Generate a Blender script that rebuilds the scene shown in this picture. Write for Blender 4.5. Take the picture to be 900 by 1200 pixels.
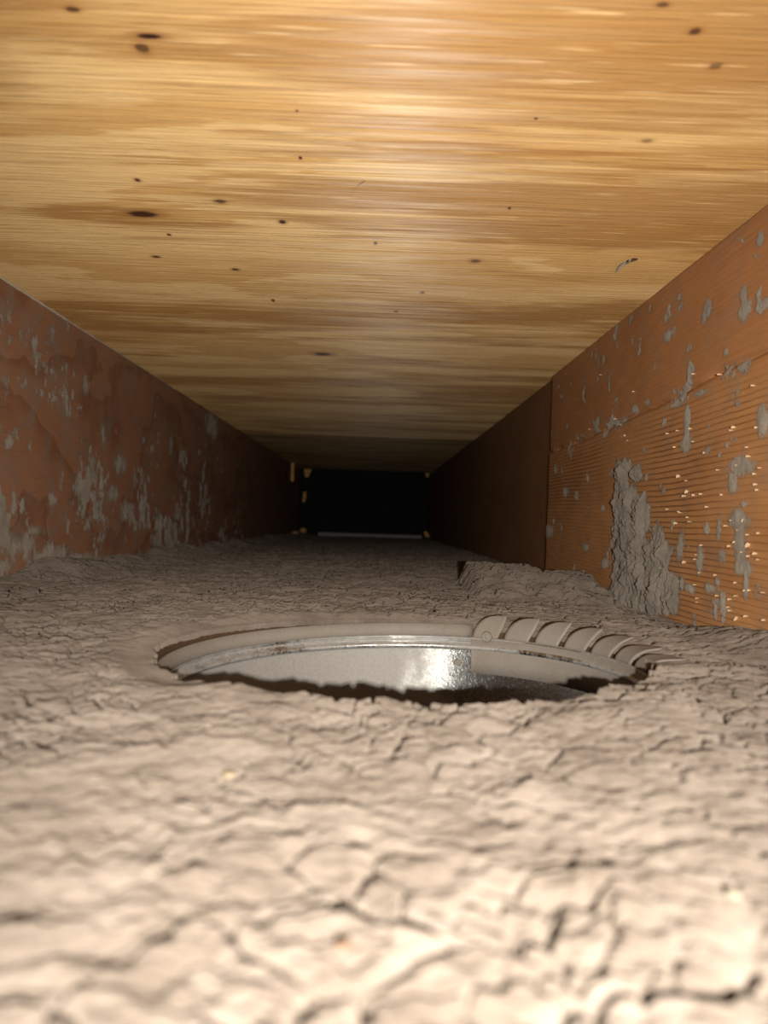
import bpy, math, random
import numpy as np
from mathutils import Matrix, Vector

for o in list(bpy.data.objects):
    bpy.data.objects.remove(o)
scene = bpy.context.scene
COL = scene.collection
random.seed(4)
PI = math.pi

# ------------------------------------------------------------------ camera
FPX = 900.0                         # focal length in pixels of the 900x1200 frame
CAMZ = 0.056
VX, VY, ROLL = 439.0, 606.5, math.radians(1.8)
_c, _s = math.cos(ROLL), math.sin(ROLL)
_p, _q = (450 - VX) / FPX, (VY - 600) / FPX
FWD = Vector((_p*_c - _q*_s, 1, _p*_s + _q*_c)).normalized()
RGT = Vector((_c, 0, _s)); RGT = (RGT - FWD*RGT.dot(FWD)).normalized()
UPV = RGT.cross(FWD)
CAM = Vector((0, 0, CAMZ))
cd = bpy.data.cameras.new('camera')
cam = bpy.data.objects.new('camera', cd); COL.objects.link(cam)
M = Matrix((RGT, UPV, -FWD)).transposed().to_4x4(); M.translation = CAM
cam.matrix_world = M
cd.sensor_fit = 'VERTICAL'; cd.sensor_height = 36.0; cd.lens = 36.0*FPX/1200.0
cd.clip_start = 0.005; cd.clip_end = 20
cd.dof.use_dof = True; cd.dof.focus_distance = 0.40; cd.dof.aperture_fstop = 15.0
scene.camera = cam

# ------------------------------------------------------------------ world, light, exposure
w = bpy.data.worlds.new('world'); scene.world = w; w.use_nodes = True
w.node_tree.nodes['Background'].inputs[0].default_value = (0.0006, 0.0005, 0.0004, 1)
ld = bpy.data.lights.new('torch', 'SPOT')           # the torch behind the lens that lights the bay
ld.energy = 9.6; ld.color = (1.0, 0.93, 0.82); ld.spot_size = math.radians(92); ld.spot_blend = 1.0
ld.shadow_soft_size = 0.0022
lo = bpy.data.objects.new('torch', ld); COL.objects.link(lo)
lo.location = (0.013, -0.055, CAMZ + 0.003); lo.rotation_euler = (math.radians(92), 0, 0)
vs = scene.view_settings
vs.view_transform = 'Standard'; vs.look = 'None'; vs.gamma = 1.0; vs.use_curve_mapping = False
vs.exposure = 0.0

# ------------------------------------------------------------------ measures (metres)
XL, XR = -0.213, 0.151              # faces of the two joists
ZC = 0.184                          # underside of the plywood
YN, YF = -0.30, 2.15                # bay, near and far
HC = np.array((0.0105, 0.2565)); HR = 0.0822   # duct hole in the floor
CC = np.array((0.0124, 0.2555)); CR = 0.0794   # sheet metal collar

def ray(px, py):
    return FWD + RGT*((px-450)/FPX) - UPV*((py-600)/FPX)
def hit(px, py, axis, v):           # where a line of sight meets a wall, the ceiling or the floor plane
    d = ray(px, py); t = (v - CAM[axis])/d[axis]
    return CAM + d*t

# ------------------------------------------------------------------ numpy noise
def _hash(ix, iy, seed):
    h = (ix.astype(np.int64)*374761393 + iy.astype(np.int64)*668265263 + seed*1274126177) & 0xffffffff
    h = ((h ^ (h >> 13))*1274126177) & 0xffffffff
    h = ((h ^ (h >> 16))*2246822519) & 0xffffffff
    return ((h ^ (h >> 15)) & 0xffffff)/float(0xffffff)
def vnoise(x, y, seed=0):           # value noise in -1..1
    ix = np.floor(x); iy = np.floor(y); fx = x-ix; fy = y-iy
    fx = fx*fx*fx*(fx*(fx*6-15)+10); fy = fy*fy*fy*(fy*(fy*6-15)+10)
    a = _hash(ix, iy, seed); b = _hash(ix+1, iy, seed); c = _hash(ix, iy+1, seed); d = _hash(ix+1, iy+1, seed)
    return 2*(a*(1-fx)*(1-fy) + b*fx*(1-fy) + c*(1-fx)*fy + d*fx*fy) - 1
def fbm(x, y, seed=0, oct=4, gain=0.5):
    s = 0; a = 1; n = 0
    for k in range(oct):
        s = s + a*vnoise(x*2**k + 17.3*k, y*2**k + 9.1*k, seed+k*31); n += a; a *= gain
    return s/n
def voronoi(x, y, seed=0):          # F1, F2 and a value per cell
    ix = np.floor(x); iy = np.floor(y)
    f1 = np.full(x.shape, 9.0); f2 = np.full(x.shape, 9.0); cid = np.zeros(x.shape)
    for dx in (-1, 0, 1):
        for dy in (-1, 0, 1):
            cx = ix+dx; cy = iy+dy
            px = cx + _hash(cx, cy, seed); py = cy + _hash(cx, cy, seed+7)
            d = np.hypot(px-x, py-y); v = _hash(cx, cy, seed+13)
            near = d < f1
            f2 = np.where(near, f1, np.minimum(f2, d)); cid = np.where(near, v, cid); f1 = np.where(near, d, f1)
    return f1, f2, cid
def sstep(a, b, x):
    t = np.clip((x-a)/(b-a), 0, 1); return t*t*(3-2*t)

# ------------------------------------------------------------------ mesh and node helpers
def mesh_np(name, verts, faces, smooth=True):
    me = bpy.data.meshes.new(name)
    v = np.asarray(verts, dtype=np.float32); f = np.asarray(faces, dtype=np.int32)
    n = f.shape[1]
    me.vertices.add(len(v)); me.vertices.foreach_set('co', v.ravel())
    me.loops.add(f.size); me.loops.foreach_set('vertex_index', f.ravel())
    me.polygons.add(len(f))
    me.polygons.foreach_set('loop_start', np.arange(len(f), dtype=np.int32)*n)
    me.polygons.foreach_set('loop_total', np.full(len(f), n, dtype=np.int32))
    me.polygons.foreach_set('use_smooth', np.full(len(f), smooth))
    me.update(calc_edges=True); me.validate()
    return me
def mesh_py(name, verts, faces, smooth=False):
    me = bpy.data.meshes.new(name); me.from_pydata([tuple(v) for v in verts], [], faces)
    if smooth:
        for p in me.polygons: p.use_smooth = True
    me.update(); return me
def obj(name, me, mat=None, parent=None, label=None, cat=None, group=None, kind=None):
    o = bpy.data.objects.new(name, me); COL.objects.link(o)
    if mat is not None and me is not None and not me.materials: me.materials.append(mat)
    if parent is not None: o.parent = parent
    if label: o['label'] = label
    if cat: o['category'] = cat
    if group: o['group'] = group
    if kind: o['kind'] = kind
    return o
def grid_faces(nu, nv):
    i = np.arange(nu-1)[:, None]*nv + np.arange(nv-1)[None, :]
    return np.stack([i, i+nv, i+nv+1, i+1], -1).reshape(-1, 4)
def box(name, lo, hi, bevel=0.0):
    import bmesh
    bm = bmesh.new(); bmesh.ops.create_cube(bm, size=1)
    for v in bm.verts:
        v.co = Vector([(lo[k]+hi[k])/2 + v.co[k]*(hi[k]-lo[k]) for k in range(3)])
    if bevel: bmesh.ops.bevel(bm, geom=bm.edges[:], offset=bevel, segments=2, affect='EDGES')
    me = bpy.data.meshes.new(name); bm.to_mesh(me); bm.free(); return me

class NT:
    def __init__(s, name):
        s.m = bpy.data.materials.new(name); s.m.use_nodes = True
        s.t = s.m.node_tree; s.p = s.t.nodes['Principled BSDF']
        tc = s.t.nodes.new('ShaderNodeTexCoord'); s.co = tc.outputs['Object']
    def n(s, typ, ins=None, **kw):
        nd = s.t.nodes.new(typ)
        for k, v in kw.items(): setattr(nd, k, v)
        for k, v in (ins or {}).items():
            if isinstance(v, bpy.types.NodeSocket): s.t.links.new(v, nd.inputs[k])
            else: nd.inputs[k].default_value = v
        return nd
    def math(s, op, a, b=0.0, c=None, clamp=False):
        d = {0: a, 1: b}
        if c is not None: d[2] = c
        return s.n('ShaderNodeMath', d, operation=op, use_clamp=clamp).outputs[0]
    def map(s, scale, loc=(0, 0, 0), vec=None):
        return s.n('ShaderNodeMapping', {'Vector': vec or s.co, 'Scale': scale, 'Location': loc}).outputs[0]
    def noise(s, scale, detail=3.0, rough=0.5, loc=(0, 0, 0), dist=0.0, vec=None):
        return s.n('ShaderNodeTexNoise', {'Vector': s.map(scale, loc, vec), 'Scale': 1.0, 'Detail': detail, 'Roughness': rough, 'Distortion': dist}).outputs[0]
    def rng(s, v, a, b, c=0.0, d=1.0, smooth=True):
        return s.n('ShaderNodeMapRange', {0: v, 1: a, 2: b, 3: c, 4: d}, interpolation_type='SMOOTHSTEP' if smooth else 'LINEAR').outputs[0]
    def mix(s, f, a, b):
        def col(c): return c if isinstance(c, bpy.types.NodeSocket) else (c[0], c[1], c[2], 1)
        nd = s.t.nodes.new('ShaderNodeMix'); nd.data_type = 'RGBA'
        for i, v in ((0, f), (6, col(a)), (7, col(b))):
            if isinstance(v, bpy.types.NodeSocket): s.t.links.new(v, nd.inputs[i])
            else: nd.inputs[i].default_value = v
        return nd.outputs[2]
    def set(s, **kw):
        for k, v in kw.items():
            k = k.replace('_', ' ')
            if isinstance(v, bpy.types.NodeSocket): s.t.links.new(v, s.p.inputs[k])
            else: s.p.inputs[k].default_value = v if not (isinstance(v, tuple) and len(v) == 3 and 'Color' in k) else (*v, 1)
    def bump(s, h, dist, strength=1.0, normal=None):
        d = {'Height': h, 'Distance': dist, 'Strength': strength}
        if normal is not None: d['Normal'] = normal
        return s.n('ShaderNodeBump', d).outputs[0]

# ------------------------------------------------------------------ materials
def mat_dust(name='grey_dust', a=(0.120, 0.098, 0.081), b=(0.178, 0.149, 0.127), fine=1.0):
    t = NT(name)
    n1 = t.noise((60, 60, 60), 3, 0.6); n2 = t.noise((700, 700, 700), 3, 0.65)
    c = t.mix(t.rng(n1, 0.3, 0.7), a, b)
    c = t.mix(t.math('MULTIPLY', t.rng(n2, 0.35, 0.75), 0.35), c, (a[0]*0.72, a[1]*0.70, a[2]*0.68))
    nb = t.bump(t.noise((420, 420, 420), 3, 0.62), 0.0005*fine, 0.8)
    nb = t.bump(t.noise((1600, 1600, 1600), 2, 0.7), 0.00025*fine, 0.9, nb)
    t.set(Base_Color=c, Roughness=0.95, Normal=nb); t.p.inputs['Specular IOR Level'].default_value = 0.1; t.p.inputs['Diffuse Roughness'].default_value = 1.0
    return t.m
DUST = mat_dust()
LINT = mat_dust('ceiling_lint', (0.22, 0.19, 0.16), (0.30, 0.265, 0.23), 1.3)

def mat_lint(name, full):
    m = mat_dust(name, *((0.21, 0.183, 0.152), (0.30, 0.266, 0.225)) if full < 1 else ((0.15, 0.13, 0.108), (0.22, 0.192, 0.164)), 1.2)
    t = NT.__new__(NT); t.m = m; t.t = m.node_tree; t.p = t.t.nodes['Principled BSDF']
    t.co = t.n('ShaderNodeTexCoord').outputs['Object']
    cv = t.n('ShaderNodeAttribute', attribute_name='cover').outputs['Fac']
    n = t.math('ADD', t.math('MULTIPLY', t.noise((900, 900, 700), 4, 0.7), 0.6), t.math('MULTIPLY', t.noise((220, 220, 160), 3, 0.6), 0.4))
    a = t.math('ADD', cv, t.math('MULTIPLY', t.math('SUBTRACT', n, 0.5), 1.6))
    t.set(Alpha=t.math('MULTIPLY', t.rng(a, 0.10, 0.62), full))
    return m
LINT_FILM, LINT_THICK = mat_lint('lint_film', 0.80), mat_lint('lint_thick', 1.0)

def mat_plywood(name, dark=1.0, knots=()):
    t = NT(name)
    sep = t.n('ShaderNodeSeparateXYZ', {0: t.co})
    X, Y = sep.outputs[0], sep.outputs[1]
    warp = t.noise((3.6, 9, 1), 4, 0.55, (3.1, 7.7, 0))
    warp2 = t.noise((16, 120, 1), 4, 0.65, (1.3, 2.2, 0))
    ph = t.math('ADD', t.math('MULTIPLY', Y, 7.0), t.math('ADD', t.math('MULTIPLY', warp, 3.4), t.math('MULTIPLY', warp2, 0.55)))
    saw = t.math('FRACT', ph)
    fig = t.math('MULTIPLY', t.rng(saw, 0.35, 0.80), t.rng(saw, 1.0, 0.96))
    streak = t.noise((20, 560, 1), 4, 0.6, (0, 0, 0))
    jag = t.math('MULTIPLY', t.math('SUBTRACT', t.noise((9, 190, 1), 3, 0.6, (4, 1, 0)), 0.5), 0.30)
    big = t.rng(t.math('ADD', t.noise((3.0, 15, 1), 4, 0.6, (9.2, 0.4, 0), 0.5), jag), 0.47, 0.60)
    fib = t.noise((30, 620, 1), 2, 0.5, (5, 5, 0))
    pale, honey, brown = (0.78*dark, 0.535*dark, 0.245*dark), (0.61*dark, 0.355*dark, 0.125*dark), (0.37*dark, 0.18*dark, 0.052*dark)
    c = t.mix(t.math('MULTIPLY', fig, 0.8), pale, honey)
    c = t.mix(t.math('MULTIPLY', big, 0.78), c, brown)
    c = t.mix(t.math('MULTIPLY', t.rng(streak, 0.48, 0.72), 0.38), c, brown)
    c = t.mix(t.math('MULTIPLY', t.rng(fib, 0.61, 0.71), 0.5), c, (0.90*dark, 0.66*dark, 0.36*dark))
    for (kx, ky, rx, ry, s) in knots:                 # knots and resin specks, each an ellipse in the veneer
        dx = t.math('DIVIDE', t.math('SUBTRACT', X, kx), rx); dy = t.math('DIVIDE', t.math('SUBTRACT', Y, ky), ry)
        d = t.math('SQRT', t.math('ADD', t.math('MULTIPLY', dx, dx), t.math('MULTIPLY', dy, dy)))
        d = t.math('ADD', d, t.math('MULTIPLY', t.math('SUBTRACT', streak, 0.5), 1.6))
        c = t.mix(t.math('MULTIPLY', t.rng(d, 1.9, 0.9), 0.5*s), c, (0.30, 0.13, 0.04))
        c = t.mix(t.math('MULTIPLY', t.rng(d, 1.05, 0.55), s), c, (0.045, 0.016, 0.012))
    h = t.math('ADD', t.math('MULTIPLY', streak, 1.0), t.math('MULTIPLY', t.noise((60, 1500, 1), 3, 0.6), 0.5))
    nb = t.bump(h, 0.0006, 0.8)
    t.p.inputs['Diffuse Roughness'].default_value = 0.5
    # raised grain: glossy fibres lie along x, so the sheen spreads across them
    t.set(Base_Color=c, Roughness=0.6, Anisotropic=1.0, Normal=nb, Tangent=t.n('ShaderNodeCombineXYZ', {0: 0.0, 1: 1.0, 2: 0.0}).outputs[0],
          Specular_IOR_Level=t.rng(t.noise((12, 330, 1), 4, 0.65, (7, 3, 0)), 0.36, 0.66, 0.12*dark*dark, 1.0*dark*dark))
    return t.m

def mat_joist(name, kind, tone=1.0):
    t = NT(name)
    sep = t.n('ShaderNodeSeparateXYZ', {0: t.co}); Y, Z = sep.outputs[1], sep.outputs[2]
    fine = t.noise((1, 26, 520), 4, 0.6)
    mot = t.noise((20, 24, 40), 4, 0.6, (2, 0, 0))
    if kind == 'right':                               # close straight growth lines along the joist
        wv = t.math('ADD', t.math('MULTIPLY', Z, 360.0), t.math('MULTIPLY', t.noise((1, 3, 12), 2, 0.5), 4.0))
        wv = t.math('ADD', wv, t.math('MULTIPLY', t.noise((1, 60, 90), 3, 0.6), 0.35))
        saw = t.math('FRACT', wv)
        line = t.math('MULTIPLY', t.rng(saw, 0.66, 0.92), t.rng(saw, 1.0, 0.94))
        soft = t.rng(t.noise((1, 9, 14), 3, 0.5, (0, 3, 3)), 0.35, 0.7)
        c = t.mix(mot, (0.46, 0.215, 0.080), (0.60, 0.31, 0.130))
        line = t.math('MULTIPLY', t.math('MULTIPLY', line, t.rng(Z, 0.125, 0.095, 0.22, 1.0)), t.math('ADD', 0.18, t.math('MULTIPLY', soft, 0.7)))
        c = t.mix(t.math('MULTIPLY', line, 0.7), c, (0.17, 0.060, 0.018))
        c = t.mix(t.math('MULTIPLY', t.rng(t.noise((1, 14, 30), 4, 0.6, (0, 8, 1)), 0.45, 0.75), 0.4), c, (0.33, 0.135, 0.045))
        c = t.mix(t.math('MULTIPLY', t.rng(fine, 0.55, 0.75), 0.4), c, (0.30, 0.12, 0.036))
        upper = t.rng(Z, 0.112, 0.128)                # the upper part is redder flat grain
        c = t.mix(t.math('MULTIPLY', upper, 0.45), c, (0.42, 0.17, 0.065))
        h = t.math('SUBTRACT', t.math('MULTIPLY', fine, 0.4), t.math('MULTIPLY', line, 0.8))
        bd = 0.0011
    else:                                             # flat sawn, reddish, broad arches
        wy = t.noise((1, 4.5, 9), 3, 0.5, (0, 1.7, 4.1))
        wz = t.math('ADD', t.math('MULTIPLY', Z, 16.0), t.math('MULTIPLY', wy, 5.5))
        wz = t.math('ADD', wz, t.math('MULTIPLY', t.noise((1, 40, 40), 3, 0.6), 0.7))
        saw = t.math('FRACT', wz)
        line = t.math('MULTIPLY', t.rng(saw, 0.45, 0.93), t.rng(saw, 1.0, 0.95))
        c = t.mix(mot, (0.325, 0.155, 0.086), (0.45, 0.230, 0.132))
        c = t.mix(t.math('MULTIPLY', line, 0.45), c, (0.17, 0.058, 0.026))
        c = t.mix(t.math('MULTIPLY', t.rng(fine, 0.5, 0.75), 0.35), c, (0.22, 0.085, 0.045))
        h = t.math('SUBTRACT', t.math('MULTIPLY', fine, 0.5), t.math('MULTIPLY', line, 0.3))
        bd = 0.0008
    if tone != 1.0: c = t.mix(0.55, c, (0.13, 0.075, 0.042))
    film = t.math('MULTIPLY', t.rng(t.noise((60, 60, 45), 5, 0.65, (0, 0, 2)), 0.42, 0.72), 0.60 if kind == 'left' else 0.30)
    c = t.mix(film, c, (0.27, 0.235, 0.20))            # thin film of dust
    t.set(Base_Color=c, Roughness=0.6, Normal=t.bump(h, bd, 0.8)); t.p.inputs['Specular IOR Level'].default_value = 0.35
    return t.m

def mat_metal(name, dusty):
    t = NT(name)
    sep = t.n('ShaderNodeSeparateXYZ', {0: t.co}); X, Z = sep.outputs[0], sep.outputs[2]
    sp = t.noise((900, 900, 900), 3, 0.7); cl = t.noise((45, 45, 45), 4, 0.6)
    base = t.mix(t.rng(sp, 0.3, 0.7), (0.44, 0.45, 0.46), (0.62, 0.63, 0.63))
    if dusty == 'sleeve':                             # dust film lies on the left of the sleeve, the rest is bare
        d = t.rng(t.math('ADD', X, t.math('MULTIPLY', t.math('SUBTRACT', cl, 0.5), 0.05)), 0.028, 0.0)
        d = t.math('MULTIPLY', d, 0.70)
        d = t.math('ADD', d, t.math('MULTIPLY', t.rng(sp, 0.56, 0.72), 0.14), clamp=True)
    elif dusty == 'bead':
        d = t.math('MULTIPLY', t.rng(t.math('ADD', cl, t.math('MULTIPLY', sp, 0.4)), 0.55, 0.85), 0.6)
    else:
        d = t.math('ADD', t.rng(cl, 0.2, 0.8, 0.84, 0.97), t.math('MULTIPLY', t.rng(sp, 0.5, 0.7), 0.1), clamp=True)
    c = t.mix(d, base, (0.155, 0.132, 0.106) if dusty == 'sleeve' else (0.165, 0.138, 0.112))
    t.set(Base_Color=c, Metallic=t.math('SUBTRACT', 1.0, d), Roughness=t.math('ADD', 0.26, t.math('MULTIPLY', d, 0.6)),
          Normal=t.bump(t.math('ADD', sp, t.math('MULTIPLY', cl, 2)), 0.0003, 0.5))
    return t.m

def mat_plain(name, col, rough=0.7, metal=0.0, var=0.25, scale=200, bump=0.0004):
    t = NT(name); n = t.noise((scale,)*3, 4, 0.6)
    c = t.mix(n, tuple(v*(1-var) for v in col), tuple(min(1, v*(1+var)) for v in col))
    t.set(Base_Color=c, Roughness=rough, Metallic=metal, Normal=t.bump(n, bump, 0.6)); return t.m

# ------------------------------------------------------------------ setting: plywood above
KN = []
for (px, py, rx, ry, s) in ((174, 42, 20, 4.5, 1), (167, 57, 9, 7, 0.75), (85, 11, 9, 4, .8), (777, 5, 9, 4, .7), (815, 36, 9, 5, .8),
                            (838, 78, 11, 4.5, .6), (161, 211, 4, 2.2, .9), (258, 236, 7, 3, .8), (167, 251, 20, 4, .95), (331, 260, 5, 2.5, 1),
                            (352, 185, 2, 2, 1), (198, 275, 2.5, 1.2, 1), (183, 301, 5, 1.3, .9), (557, 306, 8, 2.5, .7), (440, 285, 2, 1.6, 1),
                            (276, 316, 5, 1.5, .9), (320, 352, 2, 1.5, 1), (378, 415, 11, 2.0, 1), (628, 139, 2, 1.6, 1), (758, 165, 9, 3, .5),
                            (597, 244, 2, 1.3, 1), (348, 130, 2, 1.3, 1), (464, 365, 3, 1.2, .9), (495, 343, 2.5, 1.2, .9)):
    a = hit(px, py, 2, ZC); b = hit(px+rx, py, 2, ZC); d = hit(px, py+ry, 2, ZC)
    KN.append((a.x, a.y, abs(b.x-a.x), abs(d.y-a.y), s))
PLY = mat_plywood('fir_plywood', 1.0, KN)
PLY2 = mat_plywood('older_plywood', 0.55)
YS = 1.225                          # joint between the two sheets
ceiling = obj('ceiling', None, label='plywood subfloor closing the bay from above', kind='structure')
obj('plywood_panel', box('plywood_panel', (XL-0.04, YN, ZC), (XR+0.04, YS-0.0015, ZC+0.018), 0.0008), PLY, ceiling, 'honey coloured near plywood sheet with knots')
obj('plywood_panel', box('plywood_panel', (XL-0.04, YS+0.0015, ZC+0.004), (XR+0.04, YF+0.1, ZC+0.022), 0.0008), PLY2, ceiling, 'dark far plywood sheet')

# ------------------------------------------------------------------ setting: joists
def joist_relief(Yg, Zg, groove):
    dx = 0.0007*fbm(Yg*6, Zg*20, 5, 3) + 0.0002*fbm(Yg*60, Zg*200, 8, 2)
    if groove is not None:
        zc = groove(Yg) + 0.0012*fbm(Yg*30, Zg*0, 21, 3)
        g = np.exp(-((Zg-zc)/0.0014)**2)
        dx = dx + 0.0048*g*(0.6+0.4*fbm(Yg*50, Zg*0, 4, 2)) - 0.0007*sstep(-0.002, 0.003, zc-Zg)
    return np.maximum(dx, -0.0015)
def joist_mesh(name, x, sgn, y0, y1, groove=None, step=0.004, nzr=93):
    """a joist board: a finely divided inner face with unevenness, and plain back, top, bottom and ends. sgn=+1: body to +x."""
    ny = int((y1-y0)/step)+2; zs = np.linspace(0.0, ZC, nzr); ys = np.linspace(y0, y1, ny)
    Yg, Zg = np.meshgrid(ys, zs, indexing='ij')
    X = x + sgn*joist_relief(Yg, Zg, groove)
    v = np.stack([X, Yg, Zg], -1).reshape(-1, 3); f = grid_faces(ny, len(zs))
    nz = len(zs); n0 = len(v)
    xb = x + sgn*0.038
    back = np.array([(xb, y0, 0), (xb, y1, 0), (xb, y1, ZC), (xb, y0, ZC)])
    v = np.vstack([v, back])
    faces = [tuple(q) for q in f]
    faces.append((n0, n0+1, n0+2, n0+3))
    faces.append(tuple([i*nz for i in range(ny)]) + (n0+1, n0))
    faces.append(tuple([i*nz+nz-1 for i in range(ny)]) + (n0+2, n0+3))
    faces.append(tuple(range(nz)) + (n0+3, n0))
    faces.append(tuple((ny-1)*nz+k for k in range(nz)) + (n0+2, n0+1))
    me = mesh_py(name, v, faces)
    for p in me.polygons[:len(f)]: p.use_smooth = True
    me.update()
    import bmesh
    bm = bmesh.new(); bm.from_mesh(me); bmesh.ops.recalc_face_normals(bm, faces=bm.faces[:]); bm.to_mesh(me); bm.free()
    return me
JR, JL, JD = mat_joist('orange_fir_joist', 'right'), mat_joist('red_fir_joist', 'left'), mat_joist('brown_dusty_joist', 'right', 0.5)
ga, gb = hit(900, 411, 0, XR), hit(650, 527, 0, XR)
def groove_r(Y):
    t = (Y-ga.y)/(gb.y-ga.y); return ga.z + (gb.z-ga.z)*t + 0.002*np.sin(Y*9)
YJ = hit(643, 560, 0, XR).y         # end of the near board on the right
wall_r = obj('wall_right', None, label='orange fir floor joist on the right with split board', kind='structure')
obj('joist_board', joist_mesh('joist_board', XR, 1, YN, YJ, groove_r, 0.003, 260), JR, wall_r, 'near orange joist board with a long split')
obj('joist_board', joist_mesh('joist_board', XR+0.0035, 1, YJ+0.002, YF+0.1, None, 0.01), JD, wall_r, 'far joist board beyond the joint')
wall_l = obj('wall_left', joist_mesh('wall_left', XL, -1, YN, YF+0.1, None), JL, label='dusty reddish floor joist on the left', kind='structure')
# light caught on the left joist's top edge, put in as a pale strip
def lit_edge_mesh():
    V, F = [], []; n = 160
    for i in range(n):
        y = YN + (0.80-YN)*i/(n-1); r = 0.0011*(0.7+0.5*random.random())*max(0.25, min(1.0, 1.0-(y-0.45)/0.3))
        for k in range(6):
            a = 2*PI*k/6; V.append((XL+0.0006+r*math.cos(a), y, ZC-0.0008+r*math.sin(a)))
    for i in range(n-1):
        for k in range(6): F.append((i*6+k, i*6+(k+1) % 6, i*6+6+(k+1) % 6, i*6+6+k))
    F.append(tuple(range(6))); F.append(tuple((n-1)*6+k for k in range(5, -1, -1)))
    return mesh_py('trim_1', V, F, True)
obj('trim_1', lit_edge_mesh(), mat_plain('pale_lit_edge', (0.72, 0.62, 0.50), 0.5), label='thin pale strip for light caught along top of left joist', kind='structure')

# ------------------------------------------------------------------ setting: floor board with the duct hole
SLOPE = 0.0065                     # the board falls a little towards the far end
def floor_mesh():
    n = 128; V = []; F = []
    xs0, xs1, ys0, ys1 = XL+0.0003, XR-0.0003, YN, YF
    ang = sorted([2*PI*i/n for i in range(n)] + [math.atan2(y-HC[1], x-HC[0]) % (2*PI) for x in (xs0, xs1) for y in (ys0, ys1)])
    n = len(ang)
    for a in ang:
        c, s = math.cos(a), math.sin(a)
        t = min((xs1-HC[0])/c if c > 1e-9 else ((xs0-HC[0])/c if c < -1e-9 else 1e9), (ys1-HC[1])/s if s > 1e-9 else ((ys0-HC[1])/s if s < -1e-9 else 1e9))
        for z in (0.0090, -0.0036):
            yo = HC[1]+t*s; V.append((HC[0]+HR*c, HC[1]+HR*s, z)); V.append((HC[0]+t*c, yo, z - SLOPE*max(0, yo-0.34)))
    for i in range(n):
        j = (i+1) % n; a, b = 4*i, 4*j
        F += [(a, a+1, b+1, b), (a+2, b+2, b+3, a+3), (a, b, b+2, a+2), (a+1, a+3, b+3, b+1)]
    return mesh_py('floor', V, F)
obj('floor', floor_mesh(), mat_plain('brown_board', (0.055, 0.026, 0.010), 0.85, scale=300), label='brown board under the dust with round duct hole', kind='structure')

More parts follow.
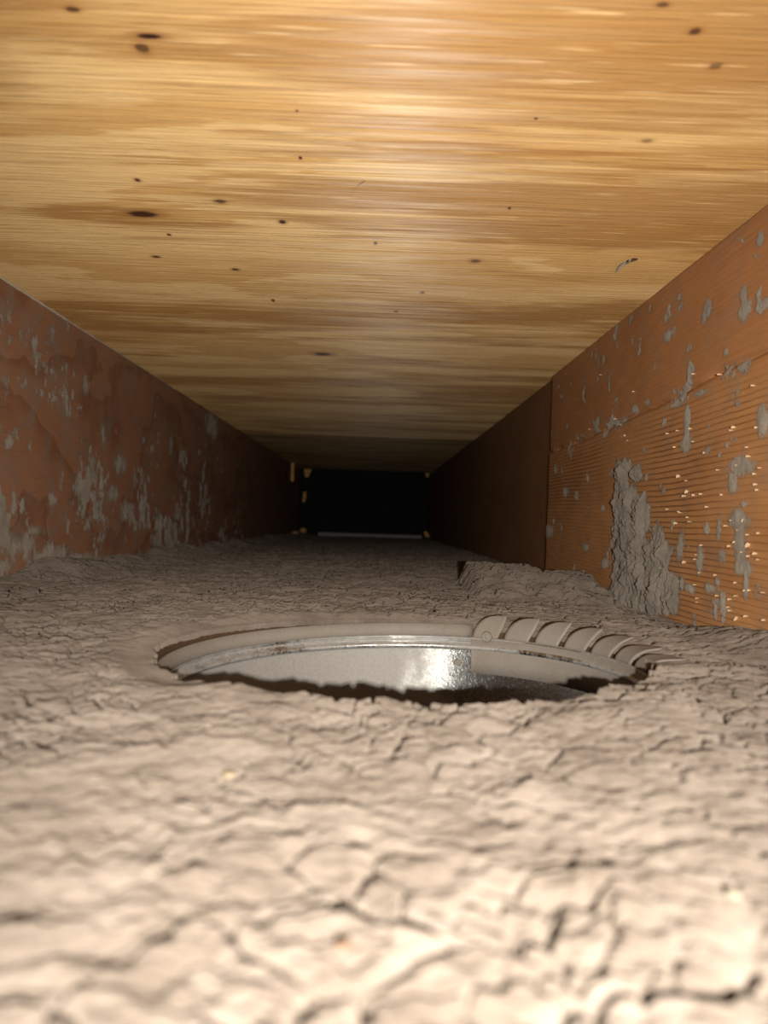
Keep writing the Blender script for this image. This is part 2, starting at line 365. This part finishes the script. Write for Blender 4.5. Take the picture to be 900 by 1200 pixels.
# ------------------------------------------------------------------ dust bed
MOUND = [(hit(px, py, 2, 0.012), rx, ry, h*1.35) for px, py, rx, ry, h in ((583, 692, .022, .055, .0105), (612, 694, .024, .05, .0115), (645, 697, .020, .045, .0085), (682, 700, .020, .045, .010))]
def dust_height(X, Y):
    wx = X + 0.0045*fbm(X*60, Y*60, 71, 2, 0.5); wy = Y + 0.0045*fbm(X*60, Y*60, 72, 2, 0.5)
    cx = X + 0.0035*fbm(X*110, Y*110, 73, 3, 0.6); cy = Y + 0.0035*fbm(X*110, Y*110, 74, 3, 0.6)
    dh = np.hypot(X-HC[0], Y-HC[1]); ang = np.arctan2(Y-HC[1], X-HC[0])
    far = sstep(-0.45, 0.15, np.sin(ang))                           # 1 behind the hole, 0 in front of it
    left = sstep(0.0, -0.05, X-HC[0])
    calm = 1 - 0.9*sstep(0.022, 0.003, dh-HR)*np.maximum(far, left*0.9)*sstep(0.085, 0.055, X)   # swept smooth behind the rim
    calm = calm*(1 - 0.75*sstep(0.020, 0.008, dh-HR)*sstep(-0.5, -0.1, np.sin(ang))*sstep(0.04, 0.06, X))
    h = 0.0036 + 0.0014*fbm(X*16, Y*16, 1, 2)
    f1, f2, cid = voronoi(cx*58, cy*58, 3)
    crack = sstep(0.06+0.07*np.minimum(Y, 0.9), 0.0, f2-f1)*sstep(-0.25, 0.15, fbm(X*26, Y*26, 6, 3))
    h = h + calm*(-0.0036*crack + 0.0009*(cid-0.5))
    e1, e2, eid = voronoi(cx*110+5, cy*110, 23)                       # finer cracks in patches
    h = h + calm*(0.0005*(eid-0.5) - 0.0030*sstep(0.08+0.1*np.minimum(Y, 0.9), 0.0, e2-e1)*sstep(-0.15, 0.2, fbm(X*34, Y*34, 24, 3)))
    g1, g2, gid = voronoi(wx*170+3, wy*170, 9)
    h = h + calm*(0.0010*np.abs(fbm(wx*140, wy*140, 90, 3, 0.55)) - 0.0008*sstep(0.13, 0.0, g2-g1)*sstep(0.05, 0.5, fbm(X*50, Y*50, 16, 2)) + 0.0003*(gid-0.5))
    h = h + calm*(0.0006*fbm(X*80, Y*80, 10, 3, 0.6) + 0.0003*fbm(X*210, Y*210, 11, 2, 0.6) + 0.0003*fbm(X*420, Y*420, 12, 2, 0.6))
    # long open cracks
    r = np.abs(fbm(wx*17+4, wy*24, 44, 3)); h = h - calm*0.0036*sstep(0.028, 0.0, r)*sstep(0.1, 0.4, vnoise(X*30, Y*30, 45))
    # banked up against the joists
    h = h + 0.010*sstep(XL+0.05, XL, X)*sstep(0.25, 0.5, Y)*(0.7+0.6*fbm(X*20, Y*20, 51, 2))
    h = h + 0.006*sstep(XR-0.03, XR, X)*sstep(0.36, 0.28, Y)
    h = h - 0.003*sstep(XR-0.035, XR-0.005, X)*sstep(0.30, 0.36, Y)*sstep(0.50, 0.44, Y)
    mh = 0*X
    for c, rx, ry, hh in MOUND:                                     # slab fallen from the wall: slopes to the front, sheer at the back
        ex = (X-c.x)/rx; ey = (Y-c.y)/ry + 0.30*fbm(X*70, Y*70, 33, 3)
        mh = np.maximum(mh, hh*sstep(1.0, 0.55, np.abs(ex)+0.15*fbm(X*90, Y*90, 34, 2))*sstep(-1.3, 0.75, ey)*sstep(1.06, 0.98, ey))
    h = h + mh
    # ragged lip on the near side of the hole
    h = h + (1-far)*sstep(0.030, 0.0, dh-HR)*(0.0006 + 0.0020*fbm(X*90, Y*90, 61, 3))*sstep(-0.065, -0.035, X)
    k = sstep(0.012, 0.0, dh-HR)*np.maximum(far, sstep(-0.03, -0.06, X))
    h = h*(1-k) + 0.0018*k
    return 0.0092 - SLOPE*np.maximum(0, Y-0.34) + np.maximum(h, 0.0003)
def dust_mesh():
    nx = 620
    xs = np.linspace(XL+0.0005, XR-0.0005, nx)
    y0, y1 = 0.05, 0.9
    ys = np.concatenate([y0*(y1/y0)**np.linspace(0, 1, 1080), y1*(YF/y1)**np.linspace(0, 1, 131)[1:]])
    ys = np.concatenate([[YN, -0.2, -0.1, -0.04, 0.0, 0.02, 0.035], ys]); ny = len(ys)
    X, Y = np.meshgrid(xs, ys, indexing='ij')
    # the rim of the hole in the dust: clean behind, ragged in front
    dx, dy = X-HC[0], Y-HC[1]; r = np.hypot(dx, dy); a = np.arctan2(dy, dx)
    near = sstep(0.1, -0.35, np.sin(a))
    R = HR + near*(-0.0035 + 0.0035*fbm(a*9, a*0, 81, 3)) + 0.0006*fbm(a*30, a*0, 82, 2)*(1-near)
    R = np.where(np.cos(a) > 0.3, R + 0.0*a, R)
    ins = r < R
    f = grid_faces(nx, ny); insf = ins.ravel()
    keep = ~insf[f].all(1); f = f[keep]
    sc = np.where(ins & (r > 1e-6), R/np.maximum(r, 1e-6), 1.0)
    near_ring = ins & (r > R-0.012)
    X = np.where(near_ring, HC[0]+dx*sc, X); Y = np.where(near_ring, HC[1]+dy*sc, Y)
    Z = dust_height(X, Y)
    v = np.stack([X, Y, Z], -1).reshape(-1, 3)
    # skirt round the hole
    e = np.concatenate([f[:, [0, 1]], f[:, [1, 2]], f[:, [2, 3]], f[:, [3, 0]]])
    key = np.sort(e, 1); k1 = key[:, 0].astype(np.int64)*len(v) + key[:, 1]
    u, idx, cnt = np.unique(k1, return_index=True, return_counts=True)
    be = e[idx[cnt == 1]]
    be = be[insf[be].all(1)]
    ids = np.unique(be); mp = -np.ones(len(v), dtype=np.int64); mp[ids] = len(v)+np.arange(len(ids))
    low = v[ids].copy(); low[:, 2] = 0.0088
    f2 = np.stack([be[:, 1], be[:, 0], mp[be[:, 0]], mp[be[:, 1]]], 1)
    v = np.vstack([v, low]); f = np.vstack([f, f2])
    used = np.unique(f); m2 = -np.ones(len(v), dtype=np.int64); m2[used] = np.arange(len(used))
    return mesh_np('dust_bed', v[used], m2[f])
obj('dust_bed', dust_mesh(), DUST, label='thick cracked grey brown dust covering the bottom of the bay', cat='dust', kind='stuff')

# ------------------------------------------------------------------ sheet metal collar
collar = obj('duct_collar', None, label='round galvanised sheet metal duct collar sunk in the dusty floor', cat='duct collar')
collar.location = (CC[0], CC[1], 0.0); collar.rotation_euler = (0, math.radians(-1.6), 0)   # sits a little askew, right side up
MS, MB_, MD = mat_metal('galvanised_sleeve', 'sleeve'), mat_metal('galvanised_bead', 'bead'), mat_metal('dusty_galvanised', 'lip')
def lathe(name, prof, a0, a1, n, thick=0.0006, closed=False):
    V, F = [], []; m = len(prof)
    ring = [(r, z) for r, z in prof] + [(r+thick, z) for r, z in reversed(prof)]
    M_ = len(ring)
    cols = n if closed else n+1
    for i in range(cols):
        a = a0 + (a1-a0)*i/n
        for r, z in ring: V.append((r*math.cos(a), r*math.sin(a), z))
    for i in range(n):
        b, c = i*M_, ((i+1) % cols)*M_
        for k in range(M_):
            l = (k+1) % M_; F.append((b+k, b+l, c+l, c+k))
    if not closed:
        F.append(tuple(range(M_))); F.append(tuple(n*M_+k for k in range(M_-1, -1, -1)))
    return mesh_py(name, V, F, True)
A_SEAM = math.atan2(0.0725, 0.031)              # where the overlapping strip begins (far side, right of the middle)
A_END = math.radians(-42)
LIP = 0.0104
obj('sleeve', lathe('sleeve', [(CR, 0.0052), (CR-0.0002, -0.003), (CR-0.0048, -0.032), (CR-0.0055, -0.06), (CR-0.006, -0.11)], 0, 2*PI, 128, 0.0005, True), MS, collar, 'shiny bare metal sleeve')
bead = [(CR, 0.0036), (CR-0.0002, 0.0033), (CR+0.0009, 0.0026), (CR+0.0013, 0.0018), (CR+0.0009, 0.0010), (CR-0.0011, 0.0004), (CR-0.0015, -0.0004), (CR-0.0011, -0.0012), (CR-0.0002, -0.0018)]
bead = [(r-0.0012, z+0.0016) for r, z in bead]
obj('bead', lathe('bead', bead, 0, 2*PI, 160, 0.0005, True), MB_, collar, 'rolled shiny bead round the collar')
obj('lip', lathe('lip', [(CR+0.0003, LIP), (CR-0.0001, LIP-0.003), (CR-0.0006, 0.0048)], A_SEAM, 2*PI+A_END, 110), MD, collar, 'dusty upright lip')
strip = obj('overlap_strip', lathe('overlap_strip', [(CR-0.0011, 0.0056), (CR-0.0022, -0.0010), (CR-0.0022, -0.004), (CR-0.0022, -0.0095)], A_END, A_SEAM, 90), MD, collar, 'dusty overlapping end of the collar strip')
def rivet_mesh():
    V, F = [], []; prof = [(0.0, 0.0009), (0.0007, 0.0009), (0.0010, 0.0005), (0.0015, 0.0005), (0.0019, 0.0009), (0.0023, 0.0007), (0.0026, 0.0)]
    n = 16
    V.append((0, 0, prof[0][1]))
    for r, z in prof[1:]:
        for k in range(n): V.append((r*math.cos(2*PI*k/n), r*math.sin(2*PI*k/n), z))
    for k in range(n): F.append((0, 1+k, 1+(k+1) % n))
    for j in range(len(prof)-2):
        for k in range(n): F.append((1+j*n+k, 1+j*n+n+k, 1+j*n+n+(k+1) % n, 1+j*n+(k+1) % n))
    F.append(tuple(1+(len(prof)-2)*n+k for k in range(n-1, -1, -1)))
    return mesh_py('rivet', V, F, True)
RV = rivet_mesh()
def rivet(px, py, rad, parent, mat, sc=1.0):
    d = ray(px, py); ox, oy = CAM.x-CC[0], CAM.y-CC[1]
    A = d.x**2+d.y**2; B = 2*(ox*d.x+oy*d.y); Cq = ox*ox+oy*oy-rad*rad
    t = (-B+math.sqrt(B*B-4*A*Cq))/(2*A); p = CAM + d*t
    a = math.atan2(p.y-CC[1], p.x-CC[0])
    o = obj('rivet', RV, mat, parent)
    zx = Vector((-math.cos(a), -math.sin(a), 0)); xx = Vector((-math.sin(a), math.cos(a), 0)); yy = zx.cross(xx)
    m = Matrix((xx, yy, zx)).transposed().to_4x4(); m.translation = Vector((rad*math.cos(a), rad*math.sin(a), p.z))
    o.matrix_local = m @ Matrix.Scale(sc, 4)
RV.materials.append(MD)
rivet(571, 749, CR-0.0016, strip, MD, 0.9); rivet(536, 778, CR-0.0020, collar, MD, 0.6)
# tabs, cut from the edge of the strip and bent outwards
def tab_mesh(a0, wid, length, start, stop, bend, skew):
    """outline in (along the rim, out from the rim); bends outwards from start to stop degrees (0 upright, 90 flat) within the first part of its length."""
    nu, nv = 9, 13; V = []; th = 0.0005
    phi = [math.radians(start + (stop-start)*min(1.0, j/(nv-1)/bend)) for j in range(nv)]
    O, U = [0.0], [0.0]
    for j in range(1, nv):
        m = (phi[j]+phi[j-1])/2; O.append(O[-1]+length/(nv-1)*math.sin(m)); U.append(U[-1]+length/(nv-1)*math.cos(m))
    for side in (0, 1):
        for j in range(nv):
            t = j/(nv-1)
            lo_ = 0.02 + 0.66*(1-math.sqrt(max(0, 1-t*t))); hi_ = 0.84 + 0.13*min(1, t*2.0) - (0.06*max(0, (t-0.85)/0.15)**2)
            for i in range(nu):
                u = lo_ + (hi_-lo_)*i/(nu-1)
                tl = phi[j]; out = O[j]; up = U[j] - 0.0006*math.sin(PI*u)*t
                r = CR - 0.0011 + out + side*th*math.cos(tl); z = 0.0054 + up - side*th*math.sin(tl)
                s = a0 - (u*wid + skew*t*length)/CR          # clockwise along the rim
                V.append((r*math.cos(s), r*math.sin(s), z))
    F = []; n = nu*nv
    for j in range(nv-1):
        for i in range(nu-1):
            a = j*nu+i; F.append((a, a+nu, a+nu+1, a+1)); b = a+n; F.append((b, b+1, b+nu+1, b+nu))
    rim = [i for i in range(nu)] + [j*nu+nu-1 for j in range(1, nv)] + [(nv-1)*nu+i for i in range(nu-2, -1, -1)] + [j*nu for j in range(nv-2, 0, -1)]
    for k in range(len(rim)):
        a, b = rim[k], rim[(k+1) % len(rim)]; F.append((a, b, b+n, a+n))
    import bmesh
    me = mesh_py('tab', V, F, True)
    bm = bmesh.new(); bm.from_mesh(me); bmesh.ops.recalc_face_normals(bm, faces=bm.faces[:]); bm.to_mesh(me); bm.free()
    return me
TABW = 0.0142
aa = A_SEAM
TABS = ((0.0114, 8, 46, 1.0, 0.08), (0.0116, 8, 50, 1.0, 0.10), (0.0118, 8, 54, 1.0, 0.12), (0.0120, 8, 60, 0.9, 0.14), (0.0126, 8, 70, 0.8, 0.18), (0.0136, 8, 80, 0.65, 0.2),
        (0.0146, 8, 84, 0.55, 0.2), (0.0150, 8, 85, 0.5, 0.15), (0.0146, 8, 86, 0.5, 0.1), (0.0136, 8, 87, 0.5, 0.05))
for ln, st, en, bd, sk in TABS:
    obj('tab', tab_mesh(aa, TABW*0.96, ln, st, en, bd, sk), MD, collar); aa -= TABW/CR

# ------------------------------------------------------------------ lint on the joists
def wall_lint(name, x, sgn, y0, y1, dens, blobs, step=0.0009, amp=0.0010, seed=0, groove=None, soft=0.7):
    ys = np.linspace(y0, y1, int((y1-y0)/step)); zs = np.linspace(0.006, ZC-0.001, int(0.178/step))
    Y, Z = np.meshgrid(ys, zs, indexing='ij')
    h = dens(Y, Z)
    for (cy, cz, ry, rz, s) in blobs:
        d = 0.8*np.hypot((Y-cy)/ry, (Z-cz)/rz) + 0.5*fbm(Y*140, Z*100, seed+5, 4, 0.6)
        h = np.maximum(h, s*(1-d))
    tex = 0.75 + 0.4*fbm(Y*160, Z*160, seed+9, 3) + 0.3*fbm(Y*420, Z*420, seed+11, 3, 0.7)
    H = 0.0004 + np.clip(h, 0, 1)**0.7*amp*tex
    X = x + sgn*(np.minimum(joist_relief(Y, Z, groove), 0.0012) - H)
    v = np.stack([X, Y, Z], -1).reshape(-1, 3); f = grid_faces(len(ys), len(zs))
    f = f[(h.ravel()[f] > 0).any(1)]
    if sgn < 0: f = f[:, ::-1]
    used = np.unique(f); m2 = -np.ones(len(v), dtype=np.int64); m2[used] = np.arange(len(used))
    me = mesh_np(name, v[used], m2[f])
    at = me.attributes.new('cover', 'FLOAT', 'POINT')         # how thickly the fluff covers the wood
    at.data.foreach_set('value', np.clip(h.ravel()[used]/soft, 0, 1).astype(np.float32))
    return me
def blob(px, py, rx, ry, s, x):
    a = hit(px, py, 0, x); b = hit(px+rx, py, 0, x); c = hit(px, py+ry, 0, x)
    return (a.y, a.z, abs(b.y-a.y), abs(c.z-a.z), s)
RB = [blob(*q, XR) for q in ((870, 548, 16, 14, 1), (862, 565, 7, 20, 1), (868, 610, 12, 14, 1), (870, 640, 8, 24, 1), (872, 665, 10, 10, 1), (876, 690, 5, 16, .8),
      (808, 492, 3.5, 22, 1), (806, 520, 6, 10, 1), (874, 345, 5, 12, 1), (876, 362, 8, 12, 1), (832, 362, 5, 10, .8), (828, 372, 3, 10, .8), (897, 492, 7, 22, 1), (895, 280, 6, 10, .7),
      (787, 392, 8, 8, .6), (800, 640, 4, 22, .7), (822, 655, 5, 24, .7), (845, 620, 4, 22, .6), (812, 690, 8, 6, .7), (700, 500, 5, 10, .7), (745, 480, 5, 6, .6), (760, 470, 4, 5, .6),
      (688, 642, 4, 5, .9), (664, 576, 4, 5, .9), (708, 595, 3, 5, .9), (712, 660, 5, 7, .8), (645, 622, 5, 8, .9), (636, 585, 3, 6, .8), (700, 690, 6, 5, .6), (780, 575, 3, 5, .6),
      (835, 690, 10, 6, .6), (848, 650, 8, 14, .5), (760, 560, 3, 6, .6), (770, 620, 4, 8, .6), (790, 470, 3, 8, .5), (730, 495, 8, 6, .6), (825, 460, 12, 4, .7), (795, 474, 14, 4, .8))]
def dens_r(Y, Z):
    n = fbm(Y*70, Z*90, 301, 4, 0.6)
    z0 = groove_r(Y)
    d = n - 0.36 + 0.25*np.exp(-((Z-z0)/0.006)**2)
    d = np.where((Z > 0.04) & (Z < 0.10), d+0.02, d)
    return d*2.2
obj('joist_lint', wall_lint('joist_lint', XR, 1, 0.27, YJ-0.002, dens_r, RB, seed=310, groove=groove_r), LINT_FILM, label='grey lint tufts sticking to the orange right joist', cat='lint', kind='stuff')
LB = [blob(*q, XL) for q in ((248, 498, 8, 17, 1.0), (10, 520, 6, 9, 1), (60, 585, 8, 10, .6), (140, 545, 8, 12, .7), (150, 600, 9, 16, .7), (20, 640, 30, 14, .6), (60, 650, 24, 12, .8), (90, 655, 20, 8, .8),
      (60, 435, 4, 4, .8), (100, 450, 5, 14, .6), (120, 510, 4, 16, .7), (165, 590, 4, 18, .7), (200, 520, 3, 18, .6), (110, 560, 5, 10, .7), (130, 580, 8, 14, .7), (40, 622, 18, 8, .5))]
def dens_l(Y, Z):
    n = 0.75*fbm(Y*80, Z*70, 401, 5, 0.68) + 0.25*fbm(Y*14, Z*12, 402, 2)*2
    lo_ = sstep(0.10, 0.02, Z)*0.16
    return (n - 0.16 + lo_ - 0.12*sstep(0.13, 0.17, Z))*2.0
obj('joist_lint', wall_lint('joist_lint', XL, -1, 0.38, 1.25, dens_l, LB, 0.0011, 0.0006, 410, None, 0.9), LINT_FILM, label='thin grey lint film and specks on the reddish left joist', cat='lint', kind='stuff')
# the big wedge of lint hanging on the right joist
WG = [blob(*q, XR) for q in ((731, 560, 9, 22, 1.1), (734, 590, 12, 30, 1.2), (738, 620, 16, 34, 1.3), (744, 650, 22, 32, 1.3), (752, 680, 30, 34, 1.4), (766, 660, 16, 34, 1.2), (772, 690, 24, 24, 1.3), (778, 650, 10, 18, 1.0), (786, 702, 14, 12, 1.1),
      (736, 700, 20, 20, 1.2), (748, 556, 6, 9, .7), (752, 610, 10, 26, 1.0))]
wy = [w_[0] for w_ in WG]
obj('lint_wedge', wall_lint('lint_wedge', XR, 1, min(wy)-0.08, max(wy)+0.08, lambda Y, Z: Y*0-1, WG, 0.0006, 0.0062, 510, None, 0.25), LINT_THICK,
    label='large crumbly wedge of grey lint clinging to the right joist', cat='lint')

# resin glints on the right joist, put in as pale raised flecks
def slivers():
    V, F = [], []; rnd = random.Random(11)
    for k in range(150):
        px, py = rnd.uniform(690, 898), rnd.uniform(430, 728)
        p = hit(px, py, 0, XR)
        if p.z < 0.012 or (px < 795 and py > 545 and rnd.random() < .8): continue
        if py < 500 and rnd.random() < .6: continue
        L = rnd.uniform(0.0003, 0.0008)*(1.8 if rnd.random() < .12 else .8); W = L*0.11
        dy, dz = -0.62*L, 0.80*L; x = XR - 0.0013 - rnd.random()*0.0008
        b = len(V)
        V += [(x, p.y-dy, p.z-dz), (x-0.0004, p.y+W, p.z-W), (x, p.y+dy, p.z+dz), (x-0.0004, p.y-W, p.z+W), (x+0.0030, p.y, p.z)]
        F += [(b, b+1, b+2, b+3), (b, b+4, b+1), (b+1, b+4, b+2), (b+2, b+4, b+3), (b+3, b+4, b)]
    return mesh_py('glint_flecks', V, F)
obj('glint_flecks', slivers(), mat_plain('pale_glint', (0.70, 0.50, 0.32), 0.3), wall_r, 'tiny pale flecks standing in for resin glints', kind='stuff')

# ------------------------------------------------------------------ far end
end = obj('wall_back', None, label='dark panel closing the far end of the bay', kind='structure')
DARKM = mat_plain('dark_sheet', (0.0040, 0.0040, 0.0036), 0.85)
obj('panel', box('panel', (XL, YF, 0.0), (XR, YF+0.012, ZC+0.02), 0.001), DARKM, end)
fa, fb = hit(373, 626, 1, YF-0.02), hit(494, 633.5, 1, YF-0.02)
me = mesh_py('bottom_flange', [(fa.x, YF-0.030, fa.z-0.006), (fb.x, YF-0.030, fa.z-0.006), (fb.x, YF-0.012, fa.z+0.005), (fa.x, YF-0.012, fa.z+0.005),
                               (fa.x, YF+0.002, fa.z+0.005), (fb.x, YF+0.002, fa.z+0.005), (fa.x, YF+0.002, fa.z-0.008), (fb.x, YF+0.002, fa.z-0.008)],
             [(0, 1, 2, 3), (3, 2, 5, 4), (6, 7, 1, 0), (0, 3, 4, 6), (1, 7, 5, 2), (4, 5, 7, 6)])
obj('bottom_flange', me, mat_plain('bright_flange', (0.78, 0.80, 0.82), 0.45, 0.1), end, 'thin bright metal flange')
# raw splinters of wood standing round the far end
SPL = mat_plain('raw_splinter', (0.97, 0.55, 0.20), 0.6, var=0.15)
def splinter(pts, Y, label):
    P = [hit(px, py, 1, Y) for px, py in pts]; n = len(P)
    V = [tuple(p) for p in P] + [(p.x, p.y+0.012, p.z) for p in P]
    c = sum(P, Vector())/n; V.append((c.x, c.y-0.003, c.z))
    F = [(k, (k+1) % n, 2*n) for k in range(n)] + [(k, n+k, n+(k+1) % n, (k+1) % n) for k in range(n)] + [tuple(range(2*n-1, n-1, -1))]
    import bmesh
    me = mesh_py('wood_splinter', V, F); bm = bmesh.new(); bm.from_mesh(me); bmesh.ops.recalc_face_normals(bm, faces=bm.faces[:]); bm.to_mesh(me); bm.free()
    obj('wood_splinter', me, SPL, None, label, 'wood splinter', 'raw wood splinters around the far end panel')
splinter([(356, 550), (365, 549.5), (363.5, 554), (361, 559.5), (357.5, 559)], YF-0.013, 'bright orange wood splinter at top left corner of dark end panel')
splinter([(355.5, 577), (358.5, 575.5), (359, 582), (357, 588.5), (354.2, 588)], YF-0.013, 'slender bright splinter halfway up left edge of dark end panel')
splinter([(341, 543), (344.5, 542), (344.5, 562), (342.5, 565), (340.3, 561)], 1.93, 'dim upright splinter on left joist near the far end')
splinter([(351.5, 620), (356, 618.5), (359, 621), (357.5, 624), (353, 623.5)], YF-0.013, 'small round splinter at bottom left corner of dark end panel')
splinter([(341, 625), (345, 622.5), (350, 623.5), (346, 626.5)], 1.95, 'dim flat splinter lying by foot of left joist at far end')
splinter([(498.5, 554.5), (502.5, 554), (503, 558), (500, 559.5)], YF-0.013, 'tiny splinter at top right corner of dark end panel')
splinter([(496.5, 623.5), (500, 622.5), (502, 626), (504, 629.5), (499, 629.5)], YF-0.013, 'bright splinter at bottom right corner of dark end panel')

# ------------------------------------------------------------------ crumbs on the dust, scraps on the plywood
def crumb(px, py, z, r, col, label, seed):
    rnd = random.Random(seed)
    import bmesh
    bm = bmesh.new(); bmesh.ops.create_icosphere(bm, subdivisions=2, radius=r)
    for v in bm.verts: v.co *= rnd.uniform(0.78, 1.15); v.co.z *= 0.7
    me = bpy.data.meshes.new('crumb'); bm.to_mesh(me); bm.free()
    p = hit(px, py, 2, z)
    zz = float(dust_height(np.array([p.x]), np.array([p.y]))[0])
    p = hit(px, py, 2, zz + r*0.3)
    zz = float(dust_height(np.array([p.x]), np.array([p.y]))[0])
    o = obj('crumb', me, mat_plain('crumb_%d' % seed, col, 0.7), None, label, 'crumb', 'pale crumbs lying on the dust'); o.location = (p.x, p.y, zz+r*0.35)
crumb(762, 872, 0.012, 0.0011, (0.34, 0.31, 0.27), 'small white crumb on the dust in front of the right joist', 1)
crumb(859, 1050, 0.012, 0.0009, (0.22, 0.19, 0.145), 'pale crumb on the dust at the right, nearest the camera', 2)
crumb(268, 906, 0.012, 0.0010, (0.20, 0.16, 0.10), 'yellowish crumb on the dust left of the duct collar', 3)
crumb(402, 1113, 0.012, 0.0008, (0.17, 0.105, 0.07), 'tiny orange crumb on the dust in the foreground', 4)
def scrap(pts, w, name, mat, label, cat):
    V, F = [], []
    for px, py, k in pts:
        p = hit(px, py, 2, ZC); r = w*k
        for a in range(5): V.append((p.x + r*0.5*math.cos(a*2*PI/5), p.y + r*math.sin(a*2*PI/5), ZC-0.0008+r*math.sin(a*2*PI/5+0.9)*0.8))
    n = len(pts)
    for i in range(n-1):
        for a in range(5): F.append((i*5+a, i*5+(a+1) % 5, i*5+5+(a+1) % 5, i*5+5+a))
    F.append(tuple(range(5))); F.append(tuple((n-1)*5+k for k in range(4, -1, -1)))
    obj(name, mesh_py(name, V, F, True), mat, None, label, cat)
scrap([(723, 316, .5), (728, 309, 1.6), (735, 304, 1.4), (741, 303, .5)], 0.0018, 'lint_tuft', LINT, 'grey lint tuft caught on the plywood near the right joist', 'lint')
scrap([(735, 304, .8), (741, 302.5, 1.2), (747, 302, .5)], 0.0012, 'dark_splinter', mat_plain('dark_chip', (0.06, 0.025, 0.015), 0.7), 'dark wood sliver beside the lint tuft on the plywood', 'splinter')
scrap([(410, 227, .4), (416, 219, 1), (421, 213, .9), (428, 209, .4)], 0.0007, 'cobweb_thread', LINT, 'thin grey cobweb thread on the middle of the plywood', 'cobweb')
